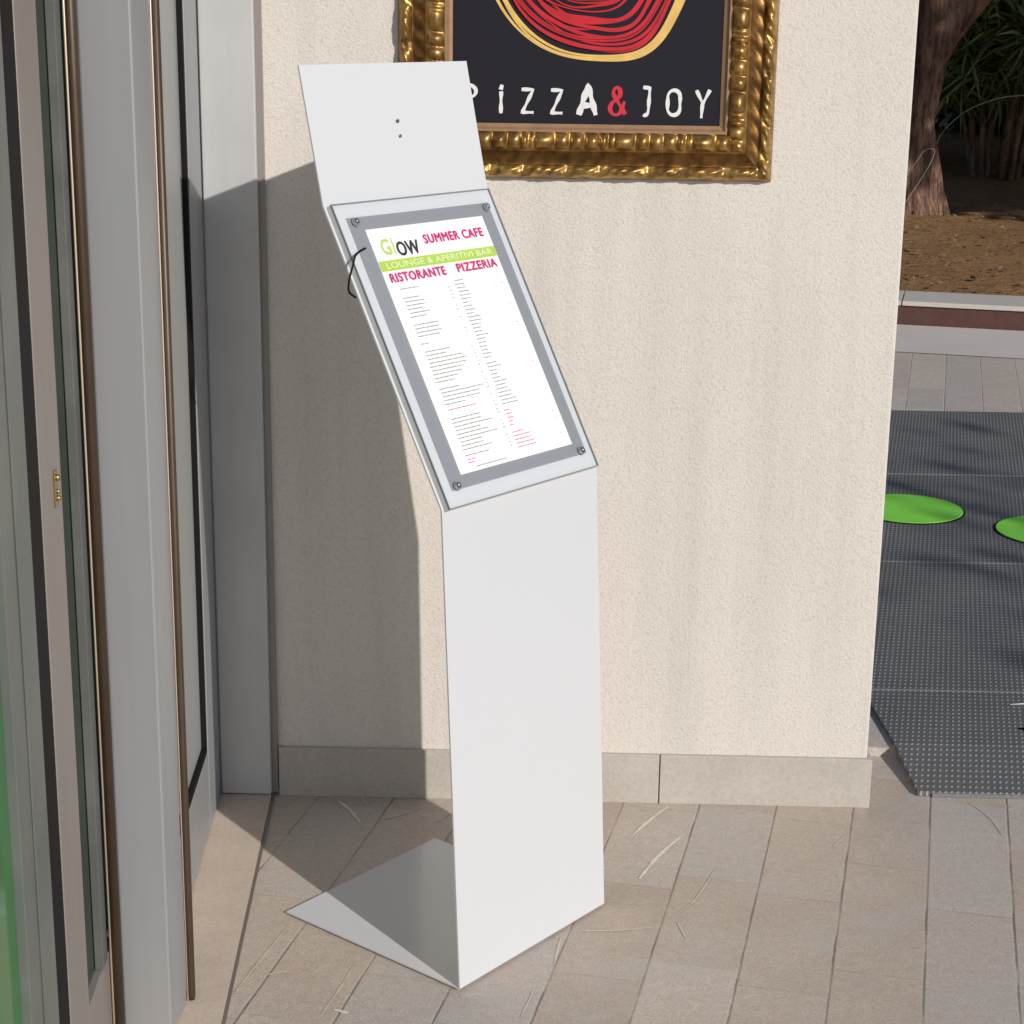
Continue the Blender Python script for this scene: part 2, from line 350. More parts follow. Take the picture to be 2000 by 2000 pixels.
# brass pin on the second leaf
pin = MB()
for z, rr in ((0.985, .0048), (0.966, .0034), (0.957, .0040)):
    c = Vector(fp(1.195, -0.051, z)); NV = 10
    for i in range(6):
        for k in range(NV):
            th = math.pi * i / 5; ph = 2 * math.pi * k / NV
            pin.v.append(c + Vector((math.sin(th) * math.cos(ph), math.sin(th) * math.sin(ph), math.cos(th))) * rr)
    b0 = len(pin.v) - 6 * NV
    for i in range(5):
        for k in range(NV): pin.f.append((b0 + i * NV + k, b0 + (i + 1) * NV + k, b0 + (i + 1) * NV + (k + 1) % NV, b0 + i * NV + (k + 1) % NV))
pin.build('brass_pin', M_brass, l2, smooth=True)
FB('latch_plate', 1.188, 1.203, -0.0548, -0.0525, .945, .995, M_brass, l2, .0006)
# post standing proud of the glazing
pt = thing('door_post', 'wide grey aluminium post of the sliding door with bronze brush strips', 'door post', (-0.615, 2.65, 0.012))
obj('post_profile', [(-0.656, 2.600, .012), (-0.5815, 2.600, .012), (-0.5765, 2.697, .012), (-0.650, 2.697, .012), (-0.656, 2.600, ZT), (-0.5815, 2.600, ZT), (-0.5765, 2.697, ZT), (-0.650, 2.697, ZT)], BOXF, [M_alu], pt, bevel=0.003)
bsh = tubegeo([(-0.5705, 2.706, 0.011), (-0.5705, 2.706, 0.02), (-0.5705, 2.706, ZT)], [.0055, .0068, .0068], 14)
obj('brush_strip', *bsh, M_bronze, pt, smooth=True)
bsh = tubegeo([fp(.985, -.0455, .011), fp(.985, -.0455, ZT)], .0088, 14)
obj('brush_strip', *bsh, M_bronze, l2, smooth=True)
obj('highlight_strip', *tubegeo([tuple(Vector(fp(.985, -.0455, z)) + Vector((-.0067, -.0057, 0))) for z in (.011, ZT)], .0020, 8), M_hilite, l2, smooth=True)  # thin pale tube: the rod's highlight given its own shape and colour
FB('reflection_strip', 1.012, 1.046, -0.0664, -0.0535, .175, ZT, M_refl, l2, .001)  # grey reflection on the pane built as a solid bar
obj('highlight_strip', *tubegeo([(-0.5757, 2.7015, .011), (-0.5757, 2.7015, ZT)], .0017, 8), M_hilite, pt, smooth=True)  # highlight of the post's rod, modelled as a pale tube
lt = thing('entrance_lintel', 'grey aluminium lintel over the glazed entrance', 'lintel', fp(1.2, -0.02, ZT))
fbox('lintel_profile', 0.03, 2.4, -0.12, 0.10, ZT + .001, ZT + .25, M_alu, lt, 0.002)

# ------------------------------------------------------------------ framed sign
def gold():
    m = NT('antique_gold'); P = m.pos(); a = m.noise(P, 45, 5, 0.65); b = m.noise(P, 14, 4, 0.6)
    col = m.mix(m.ramp(a, [(0.3, 0.0), (0.7, 1.0)]), (0.22, 0.118, 0.036), (0.66, 0.42, 0.135))
    col = m.mix(m.ramp(b, [(0.45, 0.0), (0.7, 0.7)]), col, (0.13, 0.066, 0.025))
    m.put(m.b.inputs['Base Color'], col); m.b.inputs['Metallic'].default_value = 0.8
    m.put(m.b.inputs['Roughness'], m.math('ADD', 0.26, m.math('MULTIPLY', b, 0.28))); m.bump(a, 0.25, 0.002); return m.m
M_gold = gold(); M_gold_shade = gold(); M_gold_shade.name = 'antique_gold_cove_shade'  # second copy is darkened: shade of the cove put into the gold
for nd in M_gold_shade.node_tree.nodes:
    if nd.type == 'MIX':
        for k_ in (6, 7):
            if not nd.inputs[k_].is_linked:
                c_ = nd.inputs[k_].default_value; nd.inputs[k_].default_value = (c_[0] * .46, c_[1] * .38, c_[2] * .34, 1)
M_slip = simple('gilt_slip', (0.42, 0.25, 0.14), 0.4, 0.35, mott=0.25, mscale=40)
sg = thing('framed_sign', 'black pizza sign in an ornate gold frame hung on the cream wall', 'sign', (0.06, D, 1.277))
FX = (-0.295, 0.411); FZ = (1.277, 2.12); BW = 0.103; YW = D - 0.002
PER = 0.148
EGGS = [(0.002, 0.050), (0.054, 0.078), (0.081, 0.105), (0.108, 0.132), (0.134, 0.146)]
EV = [random.Random(77).uniform(.6, 1.25) for _ in range(1)] + [random.Random(k).uniform(.6, 1.2) for k in range(200)]
def relief(t, s, sd):
    # t 0 inner .. 1 outer, s metres along the bar -> height above the wall
    if t < 0.06: return 0.016 + 0.004 * (t / 0.06)
    if t < 0.14: return 0.020 if t < 0.10 else 0.026
    s2 = s + sd + 0.010 * (t - 0.29) + 0.0022 * math.sin(s * 31 + sd * 90)
    q = s2 % PER; e = 0.0; cell = int(s2 // PER) * 5
    for k, (a, b) in enumerate(EGGS):
        if a < q < b:
            e = math.sin(math.pi * (q - a) / (b - a)) ** 0.55 * (1.0 if k == 0 else 0.8)
            e *= EV[(cell + k + int(sd * 1000)) % 200]
            if k == 0: e = max(e - 0.55 * math.exp(-((q - a - 0.010) / 0.0022) ** 2) , 0)
    rib = 0.0; q = (s + sd + 0.020 * (t - 0.85) * (1 if t > .74 else 0) + 0.003 * math.sin(s * 23)) % PER
    for a, b, w in ((0.004, 0.072, 1.0), (0.088, 0.134, .8)):
        if a < q < b: rib = max(rib, w * math.sin(math.pi * (q - a) / (b - a)) ** 0.4)
    if t < 0.44:
        u = (t - 0.14) / 0.30; h = 0.0245 + (0.003 + 0.0190 * e) * math.sin(math.pi * min(max(u, 0), 1)) ** 0.6 + 0.004 * u
    elif t < 0.74:
        u = (t - 0.44) / 0.30; h = 0.0285 - 0.0125 * (1 - (1 - u) ** 2) + 0.0016 * math.sin(s * 190 + 5 * u) * math.sin(math.pi * u)
    elif t < 0.95:
        u = (t - 0.74) / 0.21; h = 0.016 + (0.003 + 0.0125 * rib) * math.sin(math.pi * u) ** 0.75 - 0.002 * u + 0.0022 * math.sin(s * 260 + 9 * u + 2 * math.sin(s * 47)) * math.sin(math.pi * u)
    else:
        u = (t - 0.95) / 0.05; h = 0.014 * (1 - u)
    return h
NT_ = 46
TS = [0, 0.03, 0.06, 0.061, 0.10, 0.101, 0.139, 0.141] + [0.14 + 0.86 * (k + 1) / 38 for k in range(38)]
def bar(p0, p1, inward, sd):
    p0 = Vector(p0); p1 = Vector(p1); d = (p1 - p0); Ln = d.length; d.normalize(); n = Vector(inward)
    NS = int(Ln / 0.0028); v = []; f = []
    for i in range(NS + 1):
        for t in TS:
            o_ = BW * (1 - t); s0, s1 = o_, Ln - o_
            s = s0 + (s1 - s0) * i / NS
            h = relief(t, s, sd); q = p0 + d * s + n * o_
            v.append((q.x, YW - h, q.z))
    m_ = len(TS)
    for i in range(NS):
        for j in range(m_ - 1): f.append((i * m_ + j, i * m_ + j + 1, (i + 1) * m_ + j + 1, (i + 1) * m_ + j))
    return v, f
for p0, p1, inn, sd in [((FX[0], 0, FZ[0]), (FX[1], 0, FZ[0]), (0, 0, 1), 0.05), ((FX[1], 0, FZ[0]), (FX[1], 0, FZ[1]), (-1, 0, 0), 0.03),
                        ((FX[1], 0, FZ[1]), (FX[0], 0, FZ[1]), (0, 0, -1), 0.0), ((FX[0], 0, FZ[1]), (FX[0], 0, FZ[0]), (1, 0, 0), 0.07)]:
    v, f = bar(p0, p1, inn, sd)
    o = obj('frame_moulding', v, f, [M_gold, M_slip, M_gold_shade], sg, smooth=True)
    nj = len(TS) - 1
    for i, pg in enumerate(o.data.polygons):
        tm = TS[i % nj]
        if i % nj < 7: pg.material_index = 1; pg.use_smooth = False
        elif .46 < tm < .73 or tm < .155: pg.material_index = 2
M_black = simple('black_printed_board', (0.018, 0.017, 0.024), 0.6, 0, 0.15)
box('sign_board', FX[0] + BW - .004, FX[1] - BW + .004, YW - 0.0145, YW - 0.004, FZ[0] + BW - .004, FZ[1] - BW + .004, M_black, sg)
YB = YW - 0.0145
M_white = simple('white_paint', (0.80, 0.80, 0.78), 0.5); M_redp = simple('red_paint', (0.62, 0.025, 0.045), 0.5)
M_crust = simple('yellow_paint', (0.80, 0.50, 0.14), 0.5, mott=0.3, mscale=35); M_sauce = simple('crimson_paint', (0.56, 0.012, 0.024), 0.5, mott=0.3, mscale=25)
def ribbon(P, w, y0, y1=None):
    """flat ribbon of (x,z) points; rises from y0 to y1 so that crossings never share a plane"""
    y1 = y0 if y1 is None else y1; n = len(P); v = []; f = []
    for i in range(n):
        a = P[max(i - 1, 0)]; b = P[min(i + 1, n - 1)]; tx, tz = b[0] - a[0], b[1] - a[1]; L = math.hypot(tx, tz) or 1
        ww = w[i] if isinstance(w, list) else w; y = y0 + (y1 - y0) * i / max(n - 1, 1)
        v += [(P[i][0] - tz / L * ww / 2, y, P[i][1] + tx / L * ww / 2), (P[i][0] + tz / L * ww / 2, y, P[i][1] - tx / L * ww / 2)]
    for i in range(n - 1): f.append((2 * i, 2 * i + 1, 2 * i + 3, 2 * i + 2))
    return v, f
PC = (0.060, 1.685)
def prad(th): return 0.192 + 0.018 * math.exp(-((th - R(-58) + math.pi) % (2 * math.pi) - math.pi) ** 2 / 0.12)
def loops(n, k, r0, r1, wob, seed, w):
    rg = random.Random(seed); ph = [rg.uniform(0, 6.28) for _ in range(6)]; P = []; ws = []
    N = int(150 * n)
    for i in range(N):
        u = i / N; th = 6.283 * n * u + ph[0]
        base = r0 + (r1 - r0) * u
        r = prad(th % 6.283) * base * (1 + wob * math.sin(2 * th * 0.93 + ph[1]) + wob * 0.7 * math.sin(th * 1.37 + ph[2]) + wob * .3 * math.sin(5.3 * th + ph[3]))
        ox = 0.01 * math.sin(th * 0.31 + ph[4]) * k; oz = 0.012 * math.sin(th * 0.27 + ph[5]) * k
        P.append((PC[0] + ox + r * math.cos(th), PC[1] + oz + r * math.sin(th))); ws.append(w * (0.8 + 0.4 * math.sin(th * 1.7 + ph[3])))
    return P, ws
cr = MB()
for j, (r_, wob, sd_) in enumerate([(0.985, 0.008, 3), (0.955, 0.014, 8), (0.935, 0.012, 21)]):
    P, ws = loops(1.04, 0.25, r_, r_ - .01, wob, sd_, 0.0095); cr.add(*ribbon(P, ws, YB - .0006 - .0004 * j, YB - .0009 - .0004 * j))
cr.build('crust_drawing', M_crust, sg)
sa = MB()
for j, (n, a, b, sd_) in enumerate([(3.4, 0.88, 0.60, 5), (4.3, 0.78, 0.16, 12), (3.8, 0.60, 0.06, 31), (3.3, .85, .30, 44), (2.1, .70, .5, 51), (3.0, .40, .1, 63), (2.2, .885, .70, 71)]):
    P, ws = loops(n, 0.0 if sd_ in (71, 44) else 0.35, a, b, 0.02 if sd_ in (71, 44) else 0.05, sd_, 0.0060); sa.add(*ribbon(P, ws, YB - .0005 - .00045 * j, YB - .0009 - .00045 * j))
sa.build('sauce_drawing', M_sauce, sg)
# lettering, drawn as brush strokes: cell is 1 wide, 1 high
def arc(cx, cy, rx, ry, a0, a1, n=10): return [(cx + rx * math.cos(R(a0 + (a1 - a0) * i / n)), cy + ry * math.sin(R(a0 + (a1 - a0) * i / n))) for i in range(n + 1)]
GL = {'P': [[(0.05, -0.05), (0.02, 1.0)], [(0.05, .95)] + arc(0.45, .72, .5, .25, 75, -80) + [(0.1, .47)]],
      'I': [[(0.62, 1.04), (0.42, .86)], [(0.5, .80), (0.48, .0)]],
      'Z': [[(0.0, .95), (.95, .95), (.08, .04), (1.0, .04)]],
      'A': [[(0.02, -.02), (.5, 1.03), (.98, -.02)], [(.22, .32), (.80, .32)]],
      '&': [[(1.02, .02), (.30, .70)] + arc(.46, .80, .22, .2, 190, -60, 12) + [(.20, .45)] + arc(.42, .24, .36, .24, 140, 330, 12) + [(.95, .50)]],
      'J': [[(0.25, 1.0), (.95, .98), (.86, .25)] + arc(.52, .22, .34, .22, 0, -120, 8)],
      'O': [arc(.5, .72, .46, .27, 0, 180, 10) + [(.04, .25)] + arc(.5, .27, .46, .27, 180, 360, 10) + [(.96, .72)]],
      'Y': [[(0.0, 1.0), (.48, .5)], [(1.0, 1.02), (.47, .45), (.42, -.08)]]}
LETT = [('P', -0.186, -0.146, 1.400, 1.452, .006), ('I', -0.108, -0.094, 1.398, 1.448, .0062), ('Z', -0.063, -0.040, 1.3985, 1.4445, .0058), ('Z', -0.008, 0.014, 1.398, 1.444, .0058),
        ('A', 0.044, 0.077, 1.398, 1.450, .0098), ('J', 0.159, 0.177, 1.398, 1.449, .0058), ('O', 0.209, 0.234, 1.399, 1.445, .0062), ('Y', 0.263, 0.288, 1.398, 1.445, .0058)]
for ch, x0, x1, z0, z1, w in LETT + [('&', 0.101, 0.131, 1.398, 1.448, .0070)]:
    mb = MB()
    for k, st in enumerate(GL[ch]):
        P = [(x0 + (x1 - x0) * a, z0 + (z1 - z0) * b) for a, b in st]
        # resample straight runs so that corners stay square
        Q = []
        for i in range(len(P) - 1):
            L = math.hypot(P[i + 1][0] - P[i][0], P[i + 1][1] - P[i][1]); m_ = max(1, int(L / 0.0025))
            Q += [(P[i][0] + (P[i + 1][0] - P[i][0]) * j / m_, P[i][1] + (P[i + 1][1] - P[i][1]) * j / m_) for j in range(m_)]
        Q.append(P[-1]); ws = [w * 1.15 * (0.88 + .22 * math.sin(i * .55 + k)) for i in range(len(Q))]
        mb.add(*ribbon(Q, ws, YB - .0006 - .0005 * k, YB - .0008 - .0005 * k))
    mb.build('letter', M_redp if ch == '&' else M_white, sg)

# ------------------------------------------------------------------ menu stand
TH = 0.9048; SW = 0.4034; SB = 0.4167
WV = Vector((math.cos(TH), math.sin(TH), 0)); NV_ = Vector((-math.sin(TH), math.cos(TH), 0)); L0 = Vector((-0.1316, 2.7664, 0))
PROF = [(SB, 0.0035), (0.0, 0.0035), (0.0435, 0.8289), (0.2968, 1.2832), (0.3471, 1.4994)]
st = thing('menu_stand', 'white bent steel menu stand with a tilted display panel on the paving', 'menu stand', tuple(L0 + WV * SW / 2 + NV_ * .2))
def sp(a, n, z): p = L0 + WV * a + NV_ * n; return Vector((p.x, p.y, z))
# rounded bends
def fillet(P, r, k=6):
    out = [P[0]]
    for i in range(1, len(P) - 1):
        a, b, c = Vector(P[i - 1]), Vector(P[i]), Vector(P[i + 1]); d1 = (a - b).normalized(); d2 = (c - b).normalized()
        ang = d1.angle(d2); tl = r / math.tan(ang / 2); p1 = b + d1 * tl; p2 = b + d2 * tl
        for j in range(k + 1):
            t = j / k; out.append(tuple(p1 * (1 - t) ** 2 + b * 2 * t * (1 - t) + p2 * t * t))
    out.append(P[-1]); return out
PF = fillet(PROF, 0.004); TK = 0.0030
offs = []
for i in range(len(PF)):
    a = Vector(PF[max(i - 1, 0)]); b = Vector(PF[min(i + 1, len(PF) - 1)]); t = (b - a).normalized(); offs.append(Vector((t.y, -t.x)))
v = []; f = []
for i, (n, z) in enumerate(PF):
    q = Vector((n, z)); q2 = q + offs[i] * TK
    for a in (0.0, SW):
        v.append(sp(a, q.x, q.y)); v.append(sp(a, q2.x, q2.y))
for i in range(len(PF) - 1):
    a, b = i * 4, (i + 1) * 4
    f += [(a, b, b + 2, a + 2), (a + 1, a + 3, b + 3, b + 1), (a, a + 1, b + 1, b), (a + 2, b + 2, b + 3, a + 3)]
f += [(0, 2, 3, 1), tuple(x + 4 * (len(PF) - 1) for x in (0, 1, 3, 2))]
body = obj('sheet_body', v, f, M_steel, st)
bm = bmesh.new(); bm.from_mesh(body.data); bmesh.ops.recalc_face_normals(bm, faces=bm.faces[:]); bm.to_mesh(body.data); bm.free()
# display plane: a across, b up the slope, t out of the plate
B2 = Vector((0.0435, 0.8289)); B1 = Vector((0.2968, 1.2832)); SD = (B1 - B2).normalized()
SVV = NV_ * SD.x + Vector((0, 0, SD.y)); SNN = WV.cross(SVV).normalized(); BO = L0 + NV_ * B2.x + Vector((0, 0, B2.y))
def dp(a, b, t): return BO + WV * a + SVV * b + SNN * t
def dbox(name, a0, a1, b0, b1, t0, t1, mat, parent, bevel=0):
    v = [dp(a0, b0, t0), dp(a1, b0, t0), dp(a1, b1, t0), dp(a0, b1, t0), dp(a0, b0, t1), dp(a1, b0, t1), dp(a1, b1, t1), dp(a0, b1, t1)]
    return obj(name, v, BOXF, mat, parent, bevel=bevel)
M_tray = simple('pale_grey_tray', (0.66, 0.67, 0.69), 0.35); M_grey = simple('grey_backing', (0.30, 0.31, 0.335), 0.45)
M_paper = simple('white_paper', (0.90, 0.89, 0.88), 0.6); M_edge = simple('acrylic_edge', (0.22, 0.23, 0.24), 0.2)
def acrylic():
    m = NT('clear_acrylic'); t = m.t
    tr = m.n('BsdfTransparent'); tr.inputs[0].default_value = (0.96, 0.97, 0.97, 1); gl = m.n('BsdfGlossy'); gl.inputs['Roughness'].default_value = 0.03
    fr = m.n('Fresnel'); fr.inputs[0].default_value = 1.45; mx = m.n('MixShader')
    t.links.new(fr.outputs[0], mx.inputs[0]); t.links.new(tr.outputs[0], mx.inputs[1]); t.links.new(gl.outputs[0], mx.inputs[2]); t.links.new(mx.outputs[0], m.out.inputs[0]); return m.m
M_acr = acrylic()
dbox('display_tray', 0.0045, 0.3925, -0.0045, 0.5165, 0.0006, 0.0095, M_tray, st, 0.001)
dark_edge = MB()
for a0, a1, b0, b1 in [(0.0045, 0.0062, -0.0045, 0.5165), (0.3908, 0.3925, -0.0045, 0.5165), (0.0062, 0.3908, -0.0045, -0.0028), (0.0062, 0.3908, 0.5148, 0.5165)]:
    dark_edge.add([dp(a0, b0, .0099), dp(a1, b0, .0099), dp(a1, b1, .0099), dp(a0, b1, .0099), dp(a0, b0, .0128), dp(a1, b0, .0128), dp(a1, b1, .0128), dp(a0, b1, .0128)], BOXF)
dark_edge.build('cover_edge', M_edge, st)
dbox('grey_backing', 0.0275, 0.3765, 0.023, 0.4915, 0.0096, 0.0103, M_grey, st)
menu = dbox('menu_sheet', 0.0595, 0.3485, 0.0445, 0.4685, 0.0104, 0.0108, M_paper, st)
cov = obj('acrylic_cover', [dp(0.0063, -0.0027, .0127), dp(.3907, -0.0027, .0127), dp(.3907, .5147, .0127), dp(.0063, .5147, .0127)], [(0, 1, 2, 3)], M_acr, st)
# screws
M_chrome = simple('chrome', (0.70, 0.69, 0.68), 0.25, 1.0)
def disc(mb, c, ax, ay, az, prof, n=18):
    b0 = len(mb.v)
    for r_, h in prof:
        for k in range(n): th = 2 * math.pi * k / n; mb.v.append(c + ax * r_ * math.cos(th) + ay * r_ * math.sin(th) + az * h)
    for i in range(len(prof) - 1):
        for k in range(n): mb.f.append((b0 + i * n + k, b0 + i * n + (k + 1) % n, b0 + (i + 1) * n + (k + 1) % n, b0 + (i + 1) * n + k))
    mb.f.append(tuple(b0 + (len(prof) - 1) * n + k for k in range(n)))
for a, b in [(0.0425, 0.483), (0.3665, 0.483), (0.0395, 0.029), (0.3620, 0.029)]:
    s_ = MB(); disc(s_, dp(a, b, .0128), WV, SVV, SNN, [(.0064, 0), (.0064, .003), (.0052, .0046), (.0030, .0046), (.0026, .0030)])
    sc_ = s_.build('screw_cap', M_chrome, st, smooth=False)
    w_ = MB(); disc(w_, dp(a, b, .01275), WV, SVV, SNN, [(.0078, 0), (.0078, .0007)]); w_.build('washer', M_edge, sc_)
# holes in the header plate
H1 = Vector((0.3471, 1.4994)); HD = (H1 - B1).normalized(); HV = NV_ * HD.x + Vector((0, 0, HD.y)); HN = WV.cross(HV).normalized(); HO = L0 + NV_ * B1.x + Vector((0, 0, B1.y))
for a, b, r_ in [(0.2023, 0.126, .0032), (0.2026, 0.1012, .0026)]:
    s_ = MB(); disc(s_, HO + WV * a + HV * b + HN * .0030, WV, HV, HN, [(r_, 0), (r_ * .9, .0008), (r_ * .45, .0008)])
    s_.build('rivet', simple('dull_rivet', (0.20, 0.19, 0.185), 0.4, 0.6), st)
# cable looping out from the display to the back of the plate
cb = smoothpts([dp(.041, .437, .0140), dp(.022, .432, .0185), dp(.002, .423, .023), dp(-.010, .408, .022), dp(-.015, .392, .010), dp(-.012, .376, -.004), dp(.004, .366, -.010)], 6)
obj('cable', *tubegeo(cb, .0018, 8), M_gasket, st, smooth=True)
# lettering of the menu
M_mag = simple('magenta_ink', (0.62, 0.03, 0.18), 0.6); M_lime = simple('lime_ink', (0.45, 0.62, 0.10), 0.6); M_pale = simple('pale_lime_ink', (0.50, 0.62, 0.18), 0.6)
M_ink = simple('black_ink', (0.03, 0.03, 0.04), 0.6); M_small = simple('grey_ink', (0.34, 0.33, 0.33), 0.6); M_smallr = simple('pink_ink', (0.66, 0.24, 0.33), 0.6); M_cream = simple('pale_ink', (0.80, 0.84, 0.55), 0.6)
def text(name, s_, a0, a1, b0, b1, t, mat, parent, bold=0.0, sp_=1.0, thick=False):
    cu = bpy.data.curves.new(name, 'FONT'); cu.body = s_; cu.size = 1; cu.offset = bold; cu.resolution_u = 3; cu.space_character = sp_
    to = bpy.data.objects.new(name, cu); COL.objects.link(to)
    dg = bpy.context.evaluated_depsgraph_get(); me = bpy.data.meshes.new_from_object(to.evaluated_get(dg)); bpy.data.objects.remove(to)
    xs = [q.co.x for q in me.vertices]; ys = [q.co.y for q in me.vertices]; x0, x1, y0, y1 = min(xs), max(xs), min(ys), max(ys)
    def lay(k, da, db): return [dp(da + a0 + (a1 - a0) * (q.co.x - x0) / (x1 - x0), db + b0 + (b1 - b0) * (q.co.y - y0) / (y1 - y0), t + k * .00012) for q in me.vertices]
    mb = MB(); fs = [tuple(p.vertices) for p in me.polygons]
    for k, (da, db) in enumerate([(0, 0), (.0011, 0), (-.0011, 0), (0, .0008), (0, -.0008)] if thick else [(0, 0)]): mb.add(lay(k, da, db), fs)
    o = mb.build(name, mat, parent); bpy.data.meshes.remove(me); return o
text('heading_letter', 'G', .079, .101, .421, .450, .0111, M_pale, menu, .03)
text('heading_letter', 'l', .106, .1095, .421, .450, .0111, M_pale, menu, .02)
text('heading_text', 'OW', .114, .166, .4175, .4415, .0111, M_ink, menu, 0, 1.0, True)
text('heading_text', 'SUMMER CAFE', .184, .333, .4325, .4480, .0111, M_mag, menu, 0, 1.12, True)
gb = dbox('green_band', .0605, .3475, .3945, .4125, .0109, .01100, M_lime, menu)
text('band_text', 'LOUNGE & APERITIVI BAR', .075, .338, .3985, .4090, .0113, M_cream, menu, .01)
text('heading_text', 'RISTORANTE', .073, .206, .3745, .3895, .0111, M_mag, menu, 0, 1.1, True)
text('heading_text', 'PIZZERIA', .236, .338, .3755, .3900, .0111, M_mag, menu, 0, 1.1, True)
rr = random.Random(11)
def lines(a0, amax, amin, rows, mat, name, lo=0.006):
    mb = MB()
    for b in rows:
        a = a0 + rr.uniform(0, .003); end = a0 + rr.uniform(amin, amax)
        while a < end:
            w = min(rr.uniform(lo, .017), end - a)
            if w > .003: mb.add([dp(a, b, .0111), dp(a + w, b, .0111), dp(a + w, b + .0018, .0111), dp(a, b + .0018, .0111)], [(0, 1, 2, 3)])
            a += w + rr.uniform(.0008, .0017)
    PRINT[mat.name].add(mb.v, mb.f)
PRINT = {M_small.name: MB(), M_smallr.name: MB()}
def rows(b0, n, st_=.0066): return [b0 - i * st_ for i in range(n)]
lines(.083, .055, .035, rows(.361, 1), M_small, 'menu_lines'); lines(.083, .060, .030, rows(.345, 6), M_small, 'menu_lines')
lines(.083, .075, .050, rows(.298, 4), M_small, 'menu_lines'); lines(.083, .02, .012, rows(.265, 1), M_small, 'menu_lines')
lines(.083, .115, .045, rows(.251, 9), M_small, 'menu_lines'); lines(.083, .110, .050, rows(.186, 5), M_small, 'menu_lines')
lines(.085, .075, .060, rows(.150, 1), M_smallr, 'menu_lines'); lines(.083, .100, .050, rows(.134, 9), M_small, 'menu_lines')
lines(.083, .100, .060, rows(.071, 1), M_small, 'menu_lines'); lines(.083, .026, .016, rows(.064, 2, .005), M_smallr, 'menu_lines')
lines(.215, .035, .018, rows(.361, 22), M_small, 'menu_lines'); lines(.215, .050, .018, rows(.212, 12), M_small, 'menu_lines')
lines(.213, .022, .012, rows(.128, 5), M_smallr, 'menu_lines'); lines(.213, .048, .022, rows(.089, 5), M_smallr, 'menu_lines')
lines(.196, .007, .005, [b for b in rows(.352, 44) if rr.random() < .8], M_small, 'menu_lines', .004)
lines(.330, .005, .004, [b for b in rows(.352, 44) if rr.random() < .5], M_smallr, 'menu_lines', .004)
lines(.100, .085, .075, [.0505], M_small, 'menu_lines')

pa_, pb_ = PRINT[M_small.name], PRINT[M_smallr.name]; ng = len(pa_.f); pa_.add(pb_.v, pb_.f)
spo = pa_.build('small_print', [M_small, M_smallr], menu)
for i, pg in enumerate(spo.data.polygons): pg.material_index = int(i >= ng)
# ------------------------------------------------------------------ carpet, discs
def mat_mesh():
    m = NT('ring_rubber_mat'); P = m.pos(); sx = m.n('SeparateXYZ'); m.put(sx.inputs[0], P); x, y = sx.outputs[0], sx.outputs[1]
    c = m.math('SUBTRACT', m.math('MULTIPLY', x, CA), m.math('MULTIPLY', y, SA))
    a = m.math('SUBTRACT', m.math('FRACT', m.math('DIVIDE', c, 0.0125)), 0.5); b = m.math('SUBTRACT', m.math('FRACT', m.math('DIVIDE', y, 0.0235)), 0.5)
    a2 = m.math('MULTIPLY', a, 0.0125); b2 = m.math('MULTIPLY', b, 0.0235)
    r = m.math('SQRT', m.math('ADD', m.math('MULTIPLY', a2, a2), m.math('MULTIPLY', m.math('MULTIPLY', b2, b2), 0.30)))
    dot = m.ramp(m.math('DIVIDE', r, 0.006), [(0.30, 1.0), (0.62, 0.0)])
    n = m.noise(P, 2.6, 5, 0.6); nf = m.noise(P, 55, 4, 0.7)
    base = m.mix(n, (0.088, 0.087, 0.086), (0.158, 0.157, 0.156)); base = m.mix(m.ramp(nf, [(0.4, 0.0), (0.75, 0.5)]), base, (0.17, 0.165, 0.155))
    st_ = m.mix(m.math('MULTIPLY', dot, m.math('ADD', 0.35, m.math('MULTIPLY', n, 0.5))), base, (0.50, 0.505, 0.48))  # pale dots: highlights on the studs put into the colour
    m.put(m.b.inputs['Base Color'], st_); m.b.inputs['Roughness'].default_value = 0.6
    m.bump(dot, 0.6, 0.003); return m.m
M_mat = mat_mesh(); M_seam = simple('mat_seam', (0.20, 0.20, 0.195), 0.7, mott=0.4, mscale=90)
mt = thing('entrance_mat', 'dark grey studded rubber entrance mat laid over the paving beside the wall', 'mat', (1.6, 5.4, ZU))
XR = 4.2
def strip(name, y0, y1, z0, z1, xa, xb):
    return obj(name, [(xa, y0, z0), (XR, y0, z0), (XR, y1, z0), (xb, y1, z0), (xa, y0, z1), (XR, y0, z1), (XR, y1, z1), (xb, y1, z1)], BOXF, M_mat, mt, bevel=.0015)
def xl(y): return 0.7885 - 0.055 * (y - 3.605)
zb_ = []
sl_v = [(xl(3.606), 3.606, .0008), (XR, 3.606, .0008), (XR, 3.8183, .0210), (xl(3.8183), 3.8183, .0210), (xl(3.606), 3.606, .011), (XR, 3.606, .011), (XR, 3.8183, .0310), (xl(3.8183), 3.8183, .0310)]
obj('mat_panel', sl_v, BOXF, M_mat, mt, bevel=.001)
for y0, y1 in ((3.8186, 4.151), (4.1545, 5.211), (5.2145, 6.27), (6.2735, 7.33)):
    zb = 0.0 if y0 < 3.7 else ZU
    strip('mat_panel', y0, y1, zb + .0008, zb + .011, xl(y0), xl(y1))
sm = MB()
for y in (4.1528, 5.2128, 6.2718): sm.box(xl(y) + .002, XR - .002, y - .0015, y + .0015, ZU + .0008, ZU + .0125)
sm.box(xl(3.606) + .03, XR, 3.6015, 3.6055, 0.0008, 0.0095)
sm.build('seam', M_seam, mt)
M_disc = simple('green_vinyl', (0.27, 0.76, 0.09), 0.85, 0, 0.2, mott=0.16, mscale=12)
